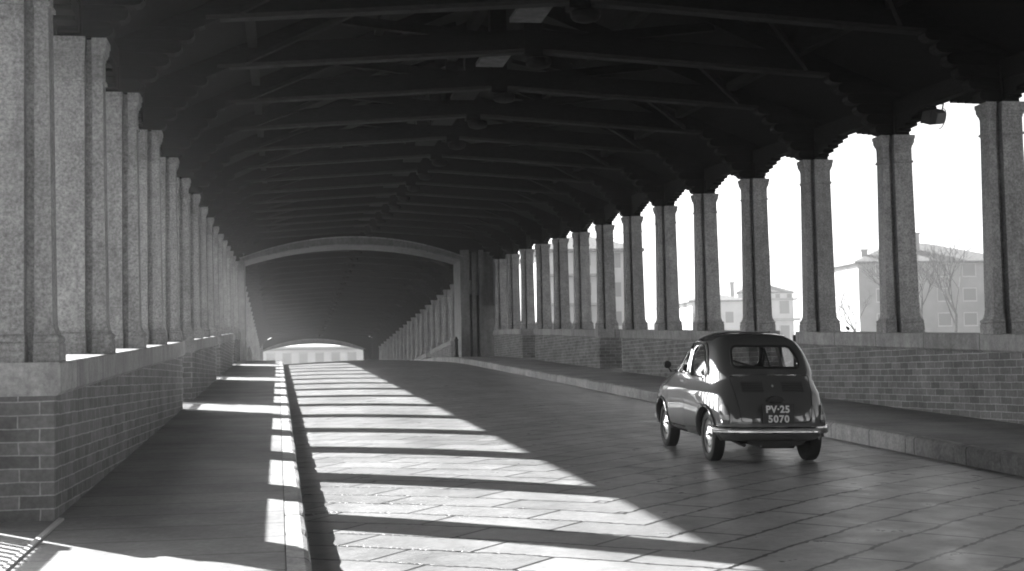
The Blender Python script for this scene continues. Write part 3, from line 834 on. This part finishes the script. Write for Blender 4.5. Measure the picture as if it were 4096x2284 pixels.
# louvres, badge, plate lamp, number plate
def patch(x0, x1, z0, z1, off, nx_=8, nz=6):
    mb = MB(); vs = []; 
    for k in range(nz+1):
        for i in range(nx_+1):
            x = x0+(x1-x0)*i/nx_; z = z0+(z1-z0)*k/nz; vs.append((x, rear_y(x, z, off), z))
    mb.add(vs, [(k*(nx_+1)+i, k*(nx_+1)+i+1, (k+1)*(nx_+1)+i+1, (k+1)*(nx_+1)+i) for k in range(nz) for i in range(nx_)]); return mb
for sg in (-1, 1):
    a, b = sorted((sg*.10, sg*.325)); lv = obj('louvre_panel', patch(a, b, .735, .835, .0025), 'dark', lo)
    mb = MB()
    for k in range(6):
        z = .742+k*.0165; pts = [(a+(b-a)*i/6, rear_y(a+(b-a)*i/6, z, .009), z) for i in range(7)]
        for u, v in zip(pts, pts[1:]): mb.beam(u, v, .016, .005, (0, .5, 1))
    obj('louvre_slats', mb, 'paint', lo)
obj('badge', MB().lathe([(-.004, .012), (.006, .015), (.012, .010)], 'y', 12, (0, rear_y(0, .795, .012), .795)), 'chrome', lo, 40)
obj('plate_lamp', MB().loft([[(x*s_, rear_y(x*s_, .665, o), .665+dz) for x, dz in ((-.10, -.02), (-.07, -.035), (.07, -.035), (.10, -.02), (.08, .015), (.03, .03), (-.03, .03), (-.08, .015))] for s_, o in ((1, .0), (1, .02), (.8, .045))]), 'trim', lo)
ple = bpy.data.objects.new('number_plate', MB().box(-.165, .165, -.006, 0, -.095, .105).mesh('number_plate')); C.objects.link(ple); ple.data.materials.append(M['plate'])
ple.parent = lo; ple.location = (.005, -.55, .515); ple.rotation_euler = (R(-8), 0, 0)
def letters(name, txt, size, x, z, par, spacing=1.0):
    cu = bpy.data.curves.new(name, 'FONT'); cu.body = txt; cu.size = size; cu.align_x = 'CENTER'; cu.extrude = .001; cu.offset = .0035; cu.space_character = spacing
    o = bpy.data.objects.new(name, cu); C.objects.link(o); dg = bpy.context.evaluated_depsgraph_get()
    me = bpy.data.meshes.new_from_object(o.evaluated_get(dg), depsgraph=dg); bpy.data.objects.remove(o)
    me.materials.clear(); me.materials.append(M['white'])
    q = bpy.data.objects.new(name, me); C.objects.link(q); q.parent = par; q.location = (x, -.0075, z); q.rotation_euler = (R(90), 0, 0); return q
letters('lettering', 'PV\u00b725', .099, -.002, .018, ple, 1.08); letters('lettering', '5070', .099, .004, -.080, ple, 1.15)
# underside
obj('engine_sump', MB().prism([(x, -.42, z) for x, z in ((-.30, .25), (.36, .25), (.30, .19), (.12, .175), (-.18, .18), (-.25, .2))], (0, .5, 0)), 'trim', car)
obj('exhaust_pipe', MB().tube((-.34, -.52, .205), (-.34, -.1, .225), .02, .02, 10), 'trim', car, 40); obj('silencer', MB().tube((-.1, -.30, .21), (.25, -.30, .21), .06, .06, 12), 'trim', car, 40)
obj('rear_axle', MB().tube((-.5, 0, .25), (.5, 0, .25), .03), 'trim', car)
# cabin
for sx in (-.25, .25):
    sb = MB().loft([[(sx-.2, .62, .42), (sx+.2, .62, .42), (sx+.2, 1.02, .42), (sx-.2, 1.02, .42)], [(sx-.2, .62, .50), (sx+.2, .62, .50), (sx+.2, 1.04, .54), (sx-.2, 1.04, .54)]])
    sb.loft([[(sx-.2, .60, .46), (sx+.2, .60, .46), (sx+.2, .72, .46), (sx-.2, .72, .46)], [(sx-.2, .50, .74), (sx+.2, .50, .74), (sx+.2, .58, .74), (sx-.2, .58, .74)], [(sx-.15, .46, .86), (sx+.15, .46, .86), (sx+.15, .50, .86), (sx-.15, .50, .86)]])
    obj('seat', sb, 'seat', car)
obj('dashboard', MB().box(-.5, .5, 1.36, 1.48, .80, .89), 'trim', car)
obj('steering_wheel', loop_tube([(-.26+.18*math.cos(2*math.pi*k/20), 1.12+.07*math.sin(2*math.pi*k/20), .82+.165*math.sin(2*math.pi*k/20)) for k in range(20)], .011), 'trim', car)
obj('wing_mirror', MB().lathe([(-.012, .02), (-.01, .042), (.012, .046), (.03, .034), (.038, .01)], 'y', 16, (-.635, 1.50, .965)).tube((-.58, 1.54, .88), (-.63, 1.525, .945), .007), 'trim', car, 40)
# fabric sunroof
mb = MB(); nxs, nys = 10, 12; vs = []
for k in range(nys+1):
    for i in range(nxs+1):
        x = -.33+.66*i/nxs; y = .40+.60*k/nys; e = 1 if 0 < i < nxs and 0 < k < nys else 0
        vs.append((x, y, top_z(x, y)+(.009 if e else .001)))
mb.add(vs, [(k*(nxs+1)+i, k*(nxs+1)+i+1, (k+1)*(nxs+1)+i+1, (k+1)*(nxs+1)+i) for k in range(nys) for i in range(nxs)])
obj('canvas_sunroof', mb, 'canvas', car, 60)
for sg in (-1, 1):
    obj('headlight', MB().lathe([(2.15, .07), (2.22, .085), (2.36, .085), (2.385, .07), (2.395, .01)], 'y', 20, (sg*.44, 0, .58)), 'lampw', car, 40)

# ------------------------------------------------------------------ small things
# bird on the right coping
bz = zr(24.1)+ZCOP
t = thing('sparrow', 'small dark bird perched on the right coping between two pillars', 'bird', (9.72, 24.1, bz))
prof = [(-.085, .004), (-.06, .010), (-.035, .018), (-.01, .028), (.015, .030), (.032, .024), (.042, .020), (.055, .022), (.066, .018), (.074, .008), (.086, .001)]
mb = MB(); rg = []
for a, r in prof:
    z = .052+max(0, a+.01)*.45; rg.append([(r*math.cos(k*math.pi/6), a, z+r*1.05*math.sin(k*math.pi/6)) for k in range(12)])
mb.loft(rg)
for s_ in (-1, 1): mb.tube((s_*.010, .0, .035), (s_*.012, .006, 0), .0035, .0025, 5)
obj('body', mb, 'iron', t, 60)
# floodlight under the right eave
t = thing('floodlight', 'boxy floodlight with looping cable hung under the right eave', 'lamp', (9.98, 21.0, zr(21.0)+4.66))
t.rotation_euler = (R(20), R(-8), R(35))
obj('housing', MB().loft([[(-.17*s_, y, -.11*s_), (.17*s_, y, -.11*s_), (.17*s_, y, .11*s_), (-.17*s_, y, .11*s_)] for y, s_ in ((-.11, .75), (-.04, 1), (.08, 1), (.10, 1.06), (.12, 1.06))]), 'iron', t)
obj('bracket', MB().tube((-.185, 0, 0), (-.185, 0, .2), .012).tube((.185, 0, 0), (.185, 0, .2), .012).tube((-.185, 0, .2), (.185, 0, .2), .012).tube((0, 0, .2), (-.05, 0, .42), .015), 'iron', t)
cb = [(.17+.14*math.sin(k*math.pi/10), -.02, -.03+.16*math.cos(k*math.pi/10)) for k in range(11)]
mb = MB()
for u, v in zip(cb, cb[1:]): mb.tube(u, v, .008, .008, 5, False)
obj('cable', mb, 'iron', t)
# paper scrap
mb = MB().add([(0, 0, .004), (.05, .008, .010), (.055, .04, .016), (.01, .045, .006), (.03, .025, .022)], [(0, 1, 4), (1, 2, 4), (2, 3, 4), (3, 0, 4), (3, 2, 1, 0)])
o = obj('paper_scrap', mb, 'white', None, None, (5.23, 14.55, zr(14.55)+camb(5.23)+.002)); tag(o, 'tiny white paper scrap on the road behind the car', 'litter', None, 'thing')

# ------------------------------------------------------------------ haze
hm = bpy.data.materials.new('haze'); hm.use_nodes = True; n = hm.node_tree; n.nodes.remove(n.nodes['Principled BSDF'])
pv = n.nodes.new('ShaderNodeVolumePrincipled'); pv.inputs['Color'].default_value = (.95, .95, .95, 1); pv.inputs['Density'].default_value = .0008; pv.inputs['Anisotropy'].default_value = .78
n.links.new(pv.outputs[0], n.nodes['Material Output'].inputs['Volume'])
hz = obj('haze', MB().box(-260, 320, -60, 330, -10.4, 24), hm); tag(hz, None, None, None, 'stuff')
